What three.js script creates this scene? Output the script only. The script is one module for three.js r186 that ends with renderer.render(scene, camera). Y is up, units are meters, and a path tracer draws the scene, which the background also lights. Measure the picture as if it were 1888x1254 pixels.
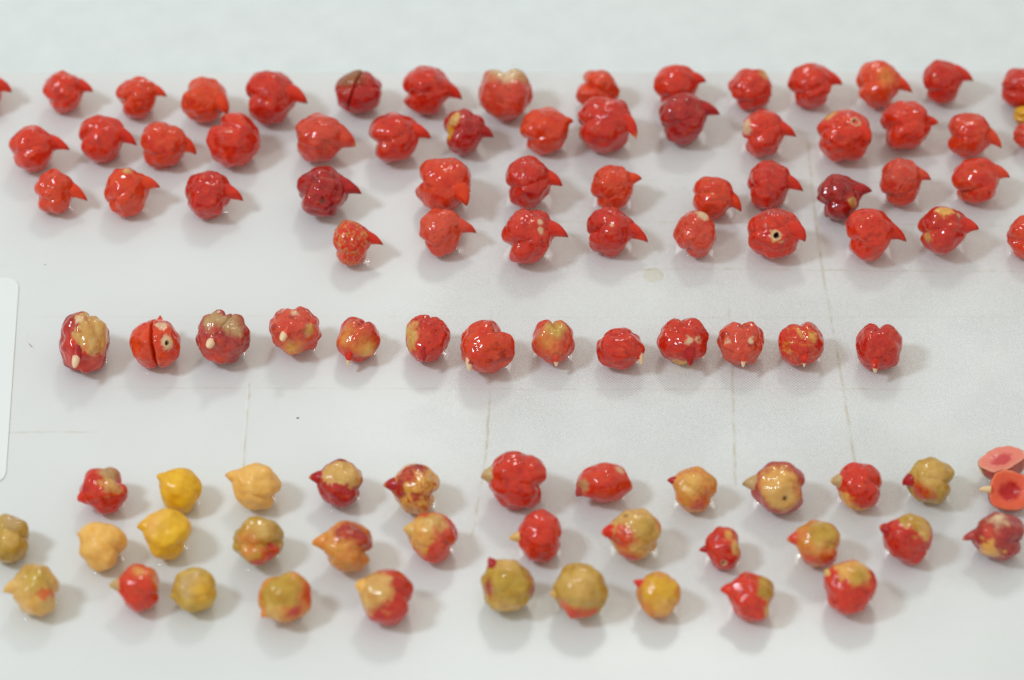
import * as THREE from 'three';
import { ImprovedNoise } from 'three/addons/math/ImprovedNoise.js';
import { RoundedBoxGeometry } from 'three/addons/geometries/RoundedBoxGeometry.js';
import { mergeGeometries, mergeVertices } from 'three/addons/utils/BufferGeometryUtils.js';
import { RectAreaLightUniformsLib } from 'three/addons/lights/RectAreaLightUniformsLib.js';

// ---------------------------------------------------------------- camera, light, exposure
const PW = 1888, PH = 1254;                       // the photograph's pixels, used to measure places on the board
const TILT = THREE.MathUtils.degToRad(47);        // the camera looks down by this much
const FOCAL = 6500;                               // focal length in photo pixels
const DIST = 0.65;                                // camera to the middle of the board, metres
const scene = new THREE.Scene();
const R = new THREE.Vector3(1, 0, 0);
const U = new THREE.Vector3(0, Math.cos(TILT), -Math.sin(TILT));
const V = new THREE.Vector3(0, Math.sin(TILT), Math.cos(TILT));
const camera = new THREE.PerspectiveCamera(2 * THREE.MathUtils.radToDeg(Math.atan(PH / 2 / FOCAL)), PW / PH, 0.02, 20);
camera.position.copy(V).multiplyScalar(DIST);
camera.lookAt(0, 0, 0);
camera.focus = 0.6445;
camera.userData.fStop = 11.5;
scene.add(camera);

const renderer = new THREE.WebGLRenderer({ antialias: true });
renderer.setSize(1024, 680);
renderer.toneMapping = THREE.LinearToneMapping;
renderer.toneMappingExposure = 1.27;
renderer.shadowMap.enabled = true;
scene.background = new THREE.Color(0.53, 0.52, 0.475);          // light of a pale room all round

RectAreaLightUniformsLib.init();
function lamp(name, color, intensity, w, h, pos, at) {
  const l = new THREE.RectAreaLight(color, intensity, w, h);
  l.name = name; l.position.set(...pos); l.lookAt(...at); scene.add(l);
}
lamp('lamp_behind', new THREE.Color(0.97, 1.0, 0.96), 14.5, 0.18, 0.15, [0.08, 0.88, -0.76], [0.01, 0, 0]);   // soft lamp behind the board
lamp('lamp_side', new THREE.Color(0.78, 0.93, 1.06), 39, 0.14, 0.14, [-0.56, 0.72, 0.15], [0, 0, 0]);         // lamp on the left

// ---------------------------------------------------------------- helpers
function rng(seed) { let s = seed >>> 0; return () => { s = (s + 0x6D2B79F5) | 0; let t = Math.imul(s ^ (s >>> 15), 1 | s); t = (t + Math.imul(t ^ (t >>> 7), 61 | t)) ^ t; return ((t ^ (t >>> 14)) >>> 0) / 4294967296; }; }
const perlin = new ImprovedNoise();
const noise = (x, y, z) => perlin.noise(x, y, z);
const fbm = (x, y, z) => noise(x, y, z) + 0.5 * noise(x * 2.1, y * 2.1, z * 2.1 + 7) + 0.25 * noise(x * 4.3, y * 4.3, z * 4.3 + 13);
const sstep = (a, b, x) => { const t = Math.min(1, Math.max(0, (x - a) / (b - a))); return t * t * (3 - 2 * t); };
const vec = (u, v, w) => new THREE.Vector3().addScaledVector(R, u).addScaledVector(U, v).addScaledVector(V, w);
function onPlane(px, py, h = 0) {                 // where a line of sight meets the height h
  const d = new THREE.Vector3().addScaledVector(R, px - PW / 2).addScaledVector(U, PH / 2 - py).addScaledVector(V, -FOCAL);
  return camera.position.clone().addScaledVector(d, (h - camera.position.y) / d.y);
}
const pixelSize = (p) => -p.clone().sub(camera.position).dot(V) / FOCAL;
const used = {};
function numbered(n) { const k = used[n] = (used[n] ?? -1) + 1; return k ? n + '_' + String(k).padStart(3, '0') : n; }
function tag(o, label, category, group, kind) { Object.assign(o.userData, { label }); if (category) o.userData.category = category; if (group) o.userData.group = group; if (kind) o.userData.kind = kind; return o; }
function mesh(name, g, m, parent) { const o = new THREE.Mesh(g, m); o.name = name; o.castShadow = o.receiveShadow = true; parent.add(o); return o; }
const setColors = (g, a) => g.setAttribute('color', new THREE.Float32BufferAttribute(a, 3));

// ---------------------------------------------------------------- board, table
const TX = 0.226, TZ = 0.20, TX0 = -0.113, TZ0 = -0.095, TW = 2048, TH = 1812;   // metres covered by the board's texture
const backEdge = onPlane(944, 128).z;
const boardMaps = (() => {
  const col = new Uint8Array(TW * TH * 4), bump = new Uint8Array(TW * TH * 4), rnd = rng(5);
  const H = new Float32Array(TW * TH), S = new Float32Array(TW * TH);
  const k = TX / TW;
  // seams: [points in photo pixels, stain, depth, width in mm]
  const seams = [
    [[[459, 705], [456, 750], [449, 840], [444, 905]], 0.75, 1, 0.22],
    [[[906, 560], [903, 720], [898, 800], [893, 860], [880, 930], [866, 1010]], 0.85, 1, 0.22],
    [[[1343, 560], [1350, 690], [1353, 800], [1356, 900]], 0.8, 1, 0.24],
    [[[1488, 250], [1496, 330], [1506, 430], [1520, 520], [1537, 610], [1552, 700], [1566, 790], [1580, 880]], 0.8, 1, 0.24],
    [[[1180, 332], [1330, 331], [1500, 333], [1640, 336], [1780, 338]], 0.35, 0.6, 0.2],
    [[[830, 408], [1000, 409], [1250, 410], [1500, 412], [1700, 414], [1900, 417]], 0.4, 0.6, 0.2],
    [[[1140, 497], [1330, 495], [1500, 497], [1700, 499], [1900, 500]], 0.55, 0.8, 0.2],
    [[[30, 584], [300, 584], [600, 583], [900, 584], [1250, 585], [1540, 584], [1900, 584]], 0.2, 0.5, 0.18],
    [[[190, 714], [480, 715], [780, 716], [1100, 717], [1400, 716], [1760, 718]], 0.4, 0.6, 0.18],
    [[[10, 797], [90, 796], [185, 796]], 0.5, 0.6, 0.2],
    [[[1140, 330], [1000, 329], [880, 330], [600, 328]], 0.15, 0.4, 0.18],
  ];
  for (const [pts, stain, depth, wmm] of seams) {
    const P = pts.map(([x, y]) => onPlane(x, y)), curve = new THREE.CatmullRomCurve3(P), L = curve.getLength(), n = Math.ceil(L / k * 1.4), so = rnd() * 99;
    for (let i = 0; i <= n; i++) {
      const t = i / n, p = curve.getPoint(t), wob = noise(t * L * 300, so, 1) * 0.00016, along = L * t;
      const cx = (p.x - TX0) / k + wob / k, cy = (p.z - TZ0) / k + wob / k, st = stain * Math.max(0.12, 0.5 + 0.9 * noise(along * 520, so, 3) + 0.7 * noise(along * 90, so, 8)) * sstep(0, 0.04, t) * sstep(1, 0.96, t);
      const rad = Math.ceil(wmm / 1000 / k * 2.6);
      for (let dy = -rad; dy <= rad; dy++) for (let dx = -rad; dx <= rad; dx++) {
        const X = Math.round(cx + dx), Y = Math.round(cy + dy); if (X < 0 || Y < 0 || X >= TW || Y >= TH) continue;
        const g = Math.exp(-(((X - cx) ** 2 + (Y - cy) ** 2) * k * k) / ((wmm / 1000 * 1.15) ** 2)), q = Y * TW + X;
        H[q] = Math.max(H[q], g * depth); S[q] = Math.max(S[q], g * st);
      }
    }
  }
  // dried dots and smears, grainy and with outlines of their own
  for (const [px, py, rx, ry, a] of [[1325, 520, 13, 8, 0.5], [75, 1030, 12, 6, 0.4], [545, 512, 5, 3, 0.4], [520, 730, 16, 5, 0.28], [510, 745, 4, 12, 0.2], [50, 625, 4, 11, 0.45], [62, 645, 3, 7, 0.4], [85, 470, 6, 3, 0.3], [105, 487, 3, 2, 0.45], [1195, 442, 9, 7, 0.35], [700, 800, 22, 5, 0.2], [8, 490, 9, 3, 0.3], [255, 620, 5, 3, .2], [47, 472, 3, 2, .4], [1090, 710, 5, 8, .12], [1180, 780, 4, 16, .12], [650, 798, 9, 4, .18], [430, 505, 7, 3, .18], [1420, 790, 5, 9, .12]]) {
    const p = onPlane(px, py), cx = (p.x - TX0) / k, cy = (p.z - TZ0) / k, ax = rx * 0.0001 / k, ay = ry * 0.000137 / k, so = rnd() * 50;
    for (let y = Math.floor(cy - ay * 1.5); y < cy + ay * 1.5; y++) for (let x = Math.floor(cx - ax * 1.5); x < cx + ax * 1.5; x++) {
      const d = Math.hypot((x - cx) / ax, (y - cy) / ay) + 0.9 * fbm(x * 0.05 + so, y * 0.05, 2); if (d > 1 || x < 0 || y < 0 || x >= TW || y >= TH) continue;
      const q = Math.round(y) * TW + Math.round(x); S[q] = Math.max(S[q], a * 0.55 * rnd() * sstep(1, 0.4, d));
    }
  }
  const per = 0.00046, relief = new Float32Array(TW * TH);
  for (let y = 0; y < TH; y++) for (let x = 0; x < TW; x++) {
    const q = y * TW + x, mx = TX0 + x * k, mz = TZ0 + y * k;
    const a = (mx + mz) / per * 0.7071, b = (mx - mz) / per * 0.7071;
    const weave = 0.5 + 0.25 * (Math.cos(2 * Math.PI * (a + 0.06 * noise(mx * 400, mz * 400, 1))) + Math.cos(2 * Math.PI * (b + 0.06 * noise(mx * 400, mz * 400, 9))));
    const hh = Math.sin(Math.floor(a + 0.5) * 127.1 + Math.floor(b + 0.5) * 311.7) * 43758.5453, knot = hh - Math.floor(hh);
    const wear = (0.72 + 0.45 * knot) * sstep(-0.034, 0.004, mx + 0.012 * fbm(mx * 60, mz * 60, 4)) * (0.55 + 0.45 * sstep(-0.35, 0.4, fbm(mx * 45, mz * 45, 6)));
    const grain = rnd(), scuff = 0.5 + 0.3 * fbm(mx * 900, mz * 1400, 2);
    relief[q] = 0.00014 * weave * (0.05 + 0.95 * wear) * sstep(0.085, 0.03, mz) + 0.000003 * (grain - 0.5) + 0.000006 * scuff - 0.000018 * H[q];
    const s = Math.min(1, 0.55 * S[q]), blot = 0.012 * fbm(mx * 40, mz * 40, 11) + 0.012 * (grain - 0.5);
    const base = [0.862 + blot, 0.870 + blot, 0.864 + blot], st = [0.70, 0.65, 0.52];
    for (let c = 0; c < 3; c++) col[q * 4 + c] = 255 * (base[c] * (1 - s) + st[c] * s);
    col[q * 4 + 3] = 255;
  }
  for (let y = 0; y < TH; y++) for (let x = 0; x < TW; x++) {
    const at = (X, Y) => relief[Math.min(TH - 1, Math.max(0, Y)) * TW + Math.min(TW - 1, Math.max(0, X))], q = (y * TW + x) * 4;
    const gx = -(at(x + 1, y) - at(x - 1, y)) / (2 * k), gy = -(at(x, y + 1) - at(x, y - 1)) / (2 * k), l = 1 / Math.hypot(gx, gy, 1);
    bump[q] = 127.5 + 127.5 * gx * l; bump[q + 1] = 127.5 + 127.5 * gy * l; bump[q + 2] = 127.5 + 127.5 * l; bump[q + 3] = 255;
  }
  const tex = (d, srgb) => { const t = new THREE.DataTexture(d, TW, TH); t.magFilter = t.minFilter = THREE.LinearFilter; t.wrapS = t.wrapT = THREE.ClampToEdgeWrapping; if (srgb) t.colorSpace = THREE.SRGBColorSpace; t.needsUpdate = true; return t; };
  return { col: tex(col, true), bump: tex(bump, false) };
})();
function flatUv(g) { const p = g.attributes.position, uv = new Float32Array(p.count * 2); for (let i = 0; i < p.count; i++) { uv[i * 2] = p.getX(i); uv[i * 2 + 1] = p.getZ(i); } g.setAttribute('uv', new THREE.BufferAttribute(uv, 2)); return g; }
const BOARD_T = 0.004;
{
  const m = new THREE.MeshPhysicalMaterial({ map: boardMaps.col, normalMap: boardMaps.bump, roughness: 0.27, specularIntensity: 1 });
  const depth = 0.30, g = new RoundedBoxGeometry(0.36, BOARD_T, depth, 4, 0.0013);
  g.translate(0, -BOARD_T / 2, backEdge + depth / 2); flatUv(g);
  const uv = g.attributes.uv; for (let i = 0; i < uv.count; i++) uv.setXY(i, (uv.getX(i) - TX0) / TX, (uv.getY(i) - TZ0) / TZ);
  const o = mesh('cutting_board', g, m, scene); tag(o, 'white textured plastic board with faint brownish seam lines under all the chickpeas', 'board');
  const n = 256, d = new Uint8Array(n * n * 4), rnd = rng(9);
  for (let i = 0; i < n * n; i++) { const v = 221 + 3 * rnd() + 4 * fbm((i % n) / 16, Math.floor(i / n) / 16, 1); d[i * 4] = v - 5; d[i * 4 + 1] = v; d[i * 4 + 2] = v; d[i * 4 + 3] = 255; }
  const t = new THREE.DataTexture(d, n, n); t.magFilter = t.minFilter = THREE.LinearFilter; t.wrapS = t.wrapT = THREE.RepeatWrapping; t.repeat.set(9, 9); t.colorSpace = THREE.SRGBColorSpace; t.needsUpdate = true;
  const tb = new THREE.PlaneGeometry(3, 3, 1, 1); tb.rotateX(-Math.PI / 2); tb.translate(0, -BOARD_T, 0); flatUv(tb);
  const table = mesh('table', tb, new THREE.MeshStandardMaterial({ map: t, roughness: 0.5 }), scene); tag(table, 'plain pale bluish white table surface behind the board', 'table', null, 'structure');
}
// pale plate lying at the left edge
{
  const P = [onPlane(-70, 512), onPlane(37, 511), onPlane(11, 893), onPlane(-75, 893)], s = new THREE.Shape(), rad = 0.0032;
  const corner = (a, b, c) => { const u = a.clone().sub(b).setLength(rad), w = c.clone().sub(b).setLength(rad); return [b.clone().add(u), b, b.clone().add(w)]; };
  s.moveTo(P[0].x, -P[0].z);
  for (const k of [1, 2]) { const [a, b, c] = corner(P[k - 1], P[k], P[(k + 1) % 4]); s.lineTo(a.x, -a.z); s.quadraticCurveTo(b.x, -b.z, c.x, -c.z); }
  s.lineTo(P[3].x, -P[3].z);
  const g = new THREE.ExtrudeGeometry(s, { depth: 0.00002, bevelEnabled: true, bevelThickness: 0.00012, bevelSize: 0.0007, bevelOffset: -0.0008, bevelSegments: 4, curveSegments: 16 });
  g.rotateX(-Math.PI / 2); g.translate(0, 0.00012, 0);
  const o = mesh('plastic_plate', g, new THREE.MeshPhysicalMaterial({ color: new THREE.Color(0.77, 0.80, 0.79), roughness: 0.4 }), scene);
  tag(o, 'thin smooth whitish plate with rounded corners lying at the left edge of the board', 'plate');
}

// ---------------------------------------------------------------- chickpeas
const C = {                                       // linear base colours
  r: [[0.80, 0.036, 0.006], [0.52, 0.010, 0.006]], d: [[0.52, 0.012, 0.010], [0.27, 0.004, 0.008]], o: [[0.82, 0.068, 0.008], [0.66, 0.020, 0.006]],
  p: [[0.76, 0.085, 0.036], [0.62, 0.028, 0.015]], m: [[0.52, 0.065, 0.045], [0.36, 0.020, 0.025]],
  t: [[0.76, 0.47, 0.14], [0.66, 0.34, 0.075]], a: [[0.84, 0.47, 0.12], [0.80, 0.39, 0.065]], y: [[0.82, 0.46, 0.018], [0.74, 0.34, 0.009]],
  v: [[0.60, 0.38, 0.05], [0.47, 0.25, 0.018]], g: [[0.58, 0.38, 0.17], [0.47, 0.26, 0.09]], w: [[0.84, 0.62, 0.38], [0.76, 0.50, 0.28]],
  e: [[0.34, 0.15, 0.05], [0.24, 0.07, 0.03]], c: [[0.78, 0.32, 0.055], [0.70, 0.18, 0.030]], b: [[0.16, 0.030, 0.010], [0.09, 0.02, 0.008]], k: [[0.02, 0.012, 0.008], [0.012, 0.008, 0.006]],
};
const mixTo = (o, c, m) => { for (let i = 0; i < 3; i++) o[i] += (c[i] - o[i]) * m; };
const M = {
  coat: new THREE.MeshPhysicalMaterial({ vertexColors: true, roughness: 0.38, clearcoat: 1, clearcoatRoughness: 0.06, specularIntensity: 0.02, transmission: 0.1, thickness: 0.004, ior: 1.4 }),
  matt: new THREE.MeshPhysicalMaterial({ vertexColors: true, roughness: 0.48, clearcoat: 0.3, clearcoatRoughness: 0.2, specularIntensity: 0.5 }),
  beak: new THREE.MeshPhysicalMaterial({ vertexColors: true, roughness: 0.45, clearcoat: 0.4, clearcoatRoughness: 0.2, specularIntensity: 0.4 }),
  root: new THREE.MeshPhysicalMaterial({ vertexColors: true, roughness: 0.5, clearcoat: 0.3, clearcoatRoughness: 0.25 }),
};
const balls = {};
function ball(detail) {
  if (!balls[detail]) { const g = new THREE.IcosahedronGeometry(1, detail); g.deleteAttribute('uv'); g.deleteAttribute('normal'); balls[detail] = mergeVertices(g, 1e-5); }
  return balls[detail];
}
function horn(path, radius, segs, rings, colorAt) {          // a tapered curved cone along three points, closed at its tip
  const [a, b, c] = path, pos = [], col = [], idx = [];
  const curve = new THREE.QuadraticBezierCurve3(a, b, c), n0 = new THREE.Vector3().crossVectors(c.clone().sub(a), V).normalize();
  if (n0.lengthSq() < 0.5) n0.copy(U);
  for (let i = 0; i <= rings; i++) {
    const t = i / rings, p = curve.getPoint(t), tan = curve.getTangent(t), e1 = n0.clone().addScaledVector(tan, -n0.dot(tan)).normalize(), e2 = new THREE.Vector3().crossVectors(tan, e1);
    for (let j = 0; j < segs; j++) {
      const f = j / segs * Math.PI * 2, r = radius(t, f), q = p.clone().addScaledVector(e1, Math.cos(f) * r).addScaledVector(e2, Math.sin(f) * r);
      pos.push(q.x, q.y, q.z); col.push(...colorAt(t, f));
      if (i < rings) { const k = i * segs + j, l = i * segs + (j + 1) % segs; idx.push(k, l, k + segs, l, l + segs, k + segs); }
    }
  }
  const q = curve.getPoint(1); pos.push(q.x, q.y, q.z); col.push(...colorAt(1, 0));
  for (let j = 0; j < segs; j++) idx.push(rings * segs + j, rings * segs + (j + 1) % segs, pos.length / 3 - 1);
  const g = new THREE.BufferGeometry(); g.setAttribute('position', new THREE.Float32BufferAttribute(pos, 3)); setColors(g, col); g.setIndex(idx); g.computeVertexNormals(); return g;
}
const films = [], placed = [];
function chickpea(cx, cy, w, h, tx, ty, type, opt, label, group) {
  const seed = Math.round(cx * 7 + cy * 131), rnd = rng(seed), so = rnd() * 200;
  if (tx !== null && cy > 800) { tx = cx + (tx - cx) * 0.94; ty = cy + (ty - cy) * 0.94; }
  const rpx = (w + h) / 4, hi = opt.holes || opt.slit;
  const px = pixelSize(onPlane(cx, cy, 0.0045)), r = rpx * px;
  // directions: beak base, lobe axis
  const hasTip = tx !== null, T = hasTip ? new THREE.Vector3((tx - cx) / rpx, (cy - ty) / rpx, 0) : null;
  let tip, bd;
  if (hasTip) {
    const l2 = Math.hypot(T.x, T.y), z = (opt.z ?? 0.3) * Math.sqrt(Math.max(0.06, 1.42 ** 2 - l2 * l2));
    tip = vec(T.x, T.y, z);
    const t = tip.clone().normalize(), up = (opt.front ? vec(0, 1, 0.2) : vec(0, 1, 0.1)); up.addScaledVector(t, -up.dot(t)).normalize();
    bd = t.clone().addScaledVector(up, opt.curl ?? 0.42).normalize();
  } else bd = vec(...(opt.b ?? [0.5 - rnd(), 0.2, -1])).normalize();
  const roll = (opt.roll ?? (rnd() - 0.5) * 1.3);
  const n = opt.n ? vec(...opt.n) : opt.front ? vec(1, 0.25 * (rnd() - 0.5) + Math.sin(roll) * 0.3, 0.2 * (rnd() - 0.5)) : vec(0.1 * (rnd() - 0.5), Math.cos(roll), Math.sin(roll));
  n.addScaledVector(bd, -n.dot(bd)).normalize();
  const cr = new THREE.Vector3().crossVectors(bd, n);
  const under = bd.clone().addScaledVector(opt.front ? vec(0, -1, 0.2) : vec(0, -1, 0), 0.75).normalize();
  const slitN = opt.slit ? vec(...opt.slit.n).normalize() : null, slitC = opt.slit ? vec(...opt.slit.c).normalize() : null;
  const holes = (opt.holes ?? []).map(([u, v, rr]) => [vec(u, v, Math.sqrt(Math.max(0.05, 1 - u * u - v * v))).normalize(), rr]);
  const patches = (opt.k ?? []).map(([u, v, rr, c, soft, st]) => { const q = u * u + v * v; return [vec(u, v, q < 1 ? Math.sqrt(1 - q) : 0).normalize(), rr, C[c], soft ?? 0.12, rnd() * 90, st ?? 0]; });
  const g = ball(hi ? 44 : 25).clone(), P = g.attributes.position, col = new Float32Array(P.count * 3), d = new THREE.Vector3();
  if (cy > 800 && !opt.matt && opt.lump === undefined) opt.lump = 0.7 + 0.5 * rnd();
  const lob = (opt.lob ?? 0.17 + 0.08 * rnd()), lump = opt.lump ?? (0.7 + 0.8 * rnd()), wr = opt.wr ?? (0.4 + 1.1 * rnd()), gw = 0.20 + 0.12 * rnd(), skew = 0.12 * (rnd() - 0.5);
  const base = C[type], tone = (rnd() - 0.5) * 0.5 + (opt.tone ?? 0);
  const ext = [1e9, -1e9, 1e9, -1e9, 1e9, -1e9], pos = new Float32Array(P.count * 3), red = 'rdopm'.includes(type);
  for (let i = 0; i < P.count; i++) {
    d.fromBufferAttribute(P, i).normalize();
    const x = d.dot(bd), z = d.dot(n) + skew + 0.13 * noise(d.x * 1.8 + so, d.y * 1.8, d.z * 1.8), rear = opt.front ? sstep(0.55, -0.6, x) : sstep(0.1, -0.95, x);
    const gr = Math.exp(-((z / gw) ** 2)), thin = Math.exp(-((z / 0.06) ** 2)) * (0.25 + 0.75 * sstep(0.75, -0.2, x));
    let f = 1 - 0.85 * lob * rear * gr - 0.035 * (1 - rear) * gr - 0.045 * thin * (opt.crease ?? (opt.front ? 1.6 : 1)) + 0.05 * rear * Math.min(1, Math.abs(z) * 2);
    f += 0.13 * Math.exp(-(1 - x) / 0.10) * (hasTip ? 1 : 0.3);
    if (hasTip) f -= 0.07 * Math.exp(-(1 - d.dot(under)) / 0.07);
    f += (opt.warp ?? 0.13) * noise(d.x * 1.5 + so, d.y * 1.5 + 3, d.z * 1.5);
    f += 0.050 * lump * noise(d.x * 2.4 + so, d.y * 2.7 + 9, d.z * 2.7) + 0.008 * lump * noise(d.x * 5.6 + so, d.y * 5.6, d.z * 5.6 + 4);
    const wn = noise(d.x * 3.6 + so + 30, d.y * 3.6, d.z * 3.6), ridge = Math.pow(Math.max(0, 1 - Math.abs(wn) * 3.2), 2);
    f -= 0.017 * wr * ridge;
    if (opt.knob) f += 0.014 * opt.knob * Math.abs(noise(d.x * 8 + so, d.y * 8, d.z * 8));
    let slitM = 0;
    if (slitN) { const s = d.dot(slitN) + 0.035 * noise(d.x * 3, d.y * 3 + so, d.z * 3) + (opt.slit.off ?? 0); slitM = Math.exp(-((s / opt.slit.w) ** 2)) * sstep(opt.slit.range ?? -0.1, (opt.slit.range ?? -0.1) + 0.4, d.dot(slitC)); f -= opt.slit.depth * slitM; }
    for (const [hd, hr] of holes) { const a = Math.acos(Math.min(1, d.dot(hd))) + 0.05 * noise(d.x * 7 + so, d.y * 7, d.z * 7); f -= 0.34 * (1 - sstep(hr * 0.4, hr * 0.75, a)) ; }
    d.multiplyScalar(f);
    const pu = d.dot(R), pv = d.dot(U), pw = d.dot(V);
    pos[i * 3] = pu; pos[i * 3 + 1] = pv; pos[i * 3 + 2] = pw;
    ext[0] = Math.min(ext[0], pu); ext[1] = Math.max(ext[1], pu); ext[2] = Math.min(ext[2], pv); ext[3] = Math.max(ext[3], pv); ext[4] = Math.min(ext[4], pw); ext[5] = Math.max(ext[5], pw);
    // dye: mottled between the two tones, patches where it did not take
    d.fromBufferAttribute(P, i).normalize();
    const q = [0, 0, 0], n1 = fbm(d.x * 2.2 + so, d.y * 2.2, d.z * 2.2 + 5), n2 = 0.4 * fbm(d.x * 6 + so, d.y * 6 + 2, d.z * 6) + 0.9 * fbm(x * 1.7 + so, d.dot(n) * 5.5, d.dot(cr) * 5.5 + 4);
    const mm = Math.min(1, Math.max(0, 0.45 + tone + n1 * 0.85 + n2 * 0.5));
    for (let c = 0; c < 3; c++) q[c] = base[0][c] * (1 - mm) + base[1][c] * mm;
    if (red) mixTo(q, C.p[0], 0.15 * ridge + 0.15 * sstep(0.3, 0.75, n2 + 0.2));
    if (opt.vein) mixTo(q, C[opt.vein][1], 0.8 * sstep(0.66, 0.92, 1 - Math.abs(fbm(d.x * 2.6 + so, d.y * 2.6, d.z * 2.6 + 8)) * 2.4));
    if (!opt.matt) { const n3 = noise(d.x * 11 + so, d.y * 11, d.z * 11 + 3) + 0.4 * noise(d.x * 23, d.y * 23 + so, d.z * 23); mixTo(q, C[red ? 'c' : 'r'][red ? 0 : 1], 0.16 * sstep(0.45, 0.9, n3) + 0.12 * sstep(0.25, 0.8, n2)); mixTo(q, C[red ? 'd' : 'v'][1], (opt.front ? 0.65 : 0.5) * sstep(0.12, 0.6, -n1 * 0.7 - n2 * 0.6) + 0.08 * sstep(0.4, 0.9, -n3)); }
    for (const [pd, rr, pc, soft, ps, st] of patches) {
      const a = Math.acos(Math.min(1, Math.max(-1, d.dot(pd)))) + (0.33 * fbm(d.x * 2.6 + ps, d.y * 2.6, d.z * 2.6) + 0.10 * noise(d.x * 9 + ps, d.y * 9, d.z * 9)) * Math.min(1, rr * 1.6 + st);
      const pm = (1 - sstep(rr * 1.15 - soft * 1.3, rr * 1.15 + soft * 1.3, a + 0.10 * n2 * Math.min(1, rr * 2))) * Math.min(1, 0.9 + 0.3 * n2);
      if (pm > 0) {  const tt = Math.min(1, Math.max(0, 0.45 + n1 * 0.8)); mixTo(q, [0, 1, 2].map((c) => pc[0][c] * (1 - tt) + pc[1][c] * tt), pm); }
    }
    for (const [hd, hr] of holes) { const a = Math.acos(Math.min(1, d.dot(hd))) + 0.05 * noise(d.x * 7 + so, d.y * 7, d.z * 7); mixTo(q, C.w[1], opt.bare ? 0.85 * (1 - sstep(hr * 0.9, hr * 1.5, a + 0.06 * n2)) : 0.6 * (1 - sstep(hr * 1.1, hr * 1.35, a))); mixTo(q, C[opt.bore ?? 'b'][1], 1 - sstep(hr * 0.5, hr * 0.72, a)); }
    col.set(q, i * 3);
  }
  // fit the outline to the measured width and height, then stand it on the board
  const su = w * px / (ext[1] - ext[0]), sv = h * px / (ext[3] - ext[2]), sw = (opt.deep ?? 1) * 2 * r / (ext[5] - ext[4]);
  const mu = (ext[0] + ext[1]) / 2, mv = (ext[2] + ext[3]) / 2, mw = (ext[4] + ext[5]) / 2, fit = (p) => vec((p.dot(R) - mu) * su, (p.dot(U) - mv) * sv, (p.dot(V) - mw) * sw);
  let low = 1e9; const a = g.attributes.position;
  for (let i = 0; i < a.count; i++) { d.copy(vec((pos[i * 3] - mu) * su, (pos[i * 3 + 1] - mv) * sv, (pos[i * 3 + 2] - mw) * sw)); a.setXYZ(i, d.x, d.y, d.z); low = Math.min(low, d.y); }
  const H = -low - 0.00006, at = onPlane(cx, cy, H), root = new THREE.Group();
  root.name = numbered('chickpea'); root.position.set(at.x, 0, at.z); scene.add(root);
  tag(root, label, 'chickpea', group);
  g.translate(0, H, 0); g.computeVertexNormals(); setColors(g, col);
  mesh('seed_coat', g, opt.matt ? M.matt : M.coat, root);
  if (hasTip) {
    const up = new THREE.Vector3(0, H, 0), bp = fit(bd), end = vec((tx - cx) * px, (cy - ty) * px, tip.dot(V) * r).add(up);
    end.y = Math.max(end.y, 0.0004);
    const front = opt.front, stop = opt.root ? 0.66 : 1;
    const p0 = bp.clone().multiplyScalar(0.70).add(up), p2 = end.clone(), p1 = bp.clone().multiplyScalar(front ? 1.0 : 1.1).add(up).lerp(p2, front ? 0.5 : 0.25);
    if (front) p0.copy(bp).multiplyScalar(0.82).add(up);
    const tipAt = p0.clone().lerp(p2, stop).add(p1.clone().sub(p0.clone().lerp(p2, 0.5)).multiplyScalar(2 * stop * (1 - stop)));
    const br = (opt.br ? opt.br * 1.35 : front ? 0.25 : 0.46) * r, bc = C[opt.beak ?? type], dark = C[opt.bt ?? (red ? 'b' : 't')], hs = so;
    const beak = horn([p0, p1, tipAt], (t, f) => br * (1 - 0.1 * Math.cos(f * 2)) * (opt.root ? 1 - 0.68 * t : Math.pow(1 - t, 0.85) * 0.95 + 0.06 * (1 - t ** 6)) * (1 + 0.16 * noise(t * 3, Math.cos(f) * 1.2, hs + Math.sin(f) * 1.2)), 14, 12, (t, f) => {
      const q = [...bc[0]]; mixTo(q, bc[1], Math.min(1, Math.max(0, 0.4 + 0.6 * noise(t * 3 + hs, f, 2)))); mixTo(q, opt.root ? C.d[0] : dark[0], opt.root ? 0.7 * sstep(0.5, 1, t) : 0.75 * sstep(0.74, 1, t + 0.08 * noise(f * 2, hs, 1))); return q; });
    const bm = mesh('beak', beak, M.beak, root);
    if (opt.beak) bm.userData.label = { t: 'tan beak', v: 'olive beak', d: 'dark red beak', r: 'red beak', w: 'pale beak', a: 'apricot beak', o: 'orange red beak', g: 'greyish tan beak', m: 'dull reddish beak', c: 'orange tan beak' }[opt.beak];
    if (opt.root) {
      const dir = p2.clone().sub(p1).normalize(), a0 = p2.clone().lerp(tipAt, 0.5).addScaledVector(dir, -0.42 * r), rr = (opt.rr ?? 0.105) * 1.1 * r;
      const rg = horn([a0, a0.clone().lerp(p2, 0.5).addScaledVector(U, 0.01 * r), p2], (t) => rr * Math.sqrt(Math.max(0.02, 1 - Math.pow(Math.max(0, t - 0.25) / 0.75, 2.2))) * (0.85 + 0.15 * Math.min(1, t * 4)), 12, 12, (t) => { const q = [...C.w[0]]; mixTo(q, C.p[0], 0.25 * (1 - t)); return q; });
      const rm = mesh('root_tip', rg, M.root, bm); rm.userData.label = 'pale root tip poking out of the beak';
    }
  }
  placed.push([label, at.x, H, at.z, r]); films.push([at.x, at.z, r, so, opt.film ?? 1]);
}

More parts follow.
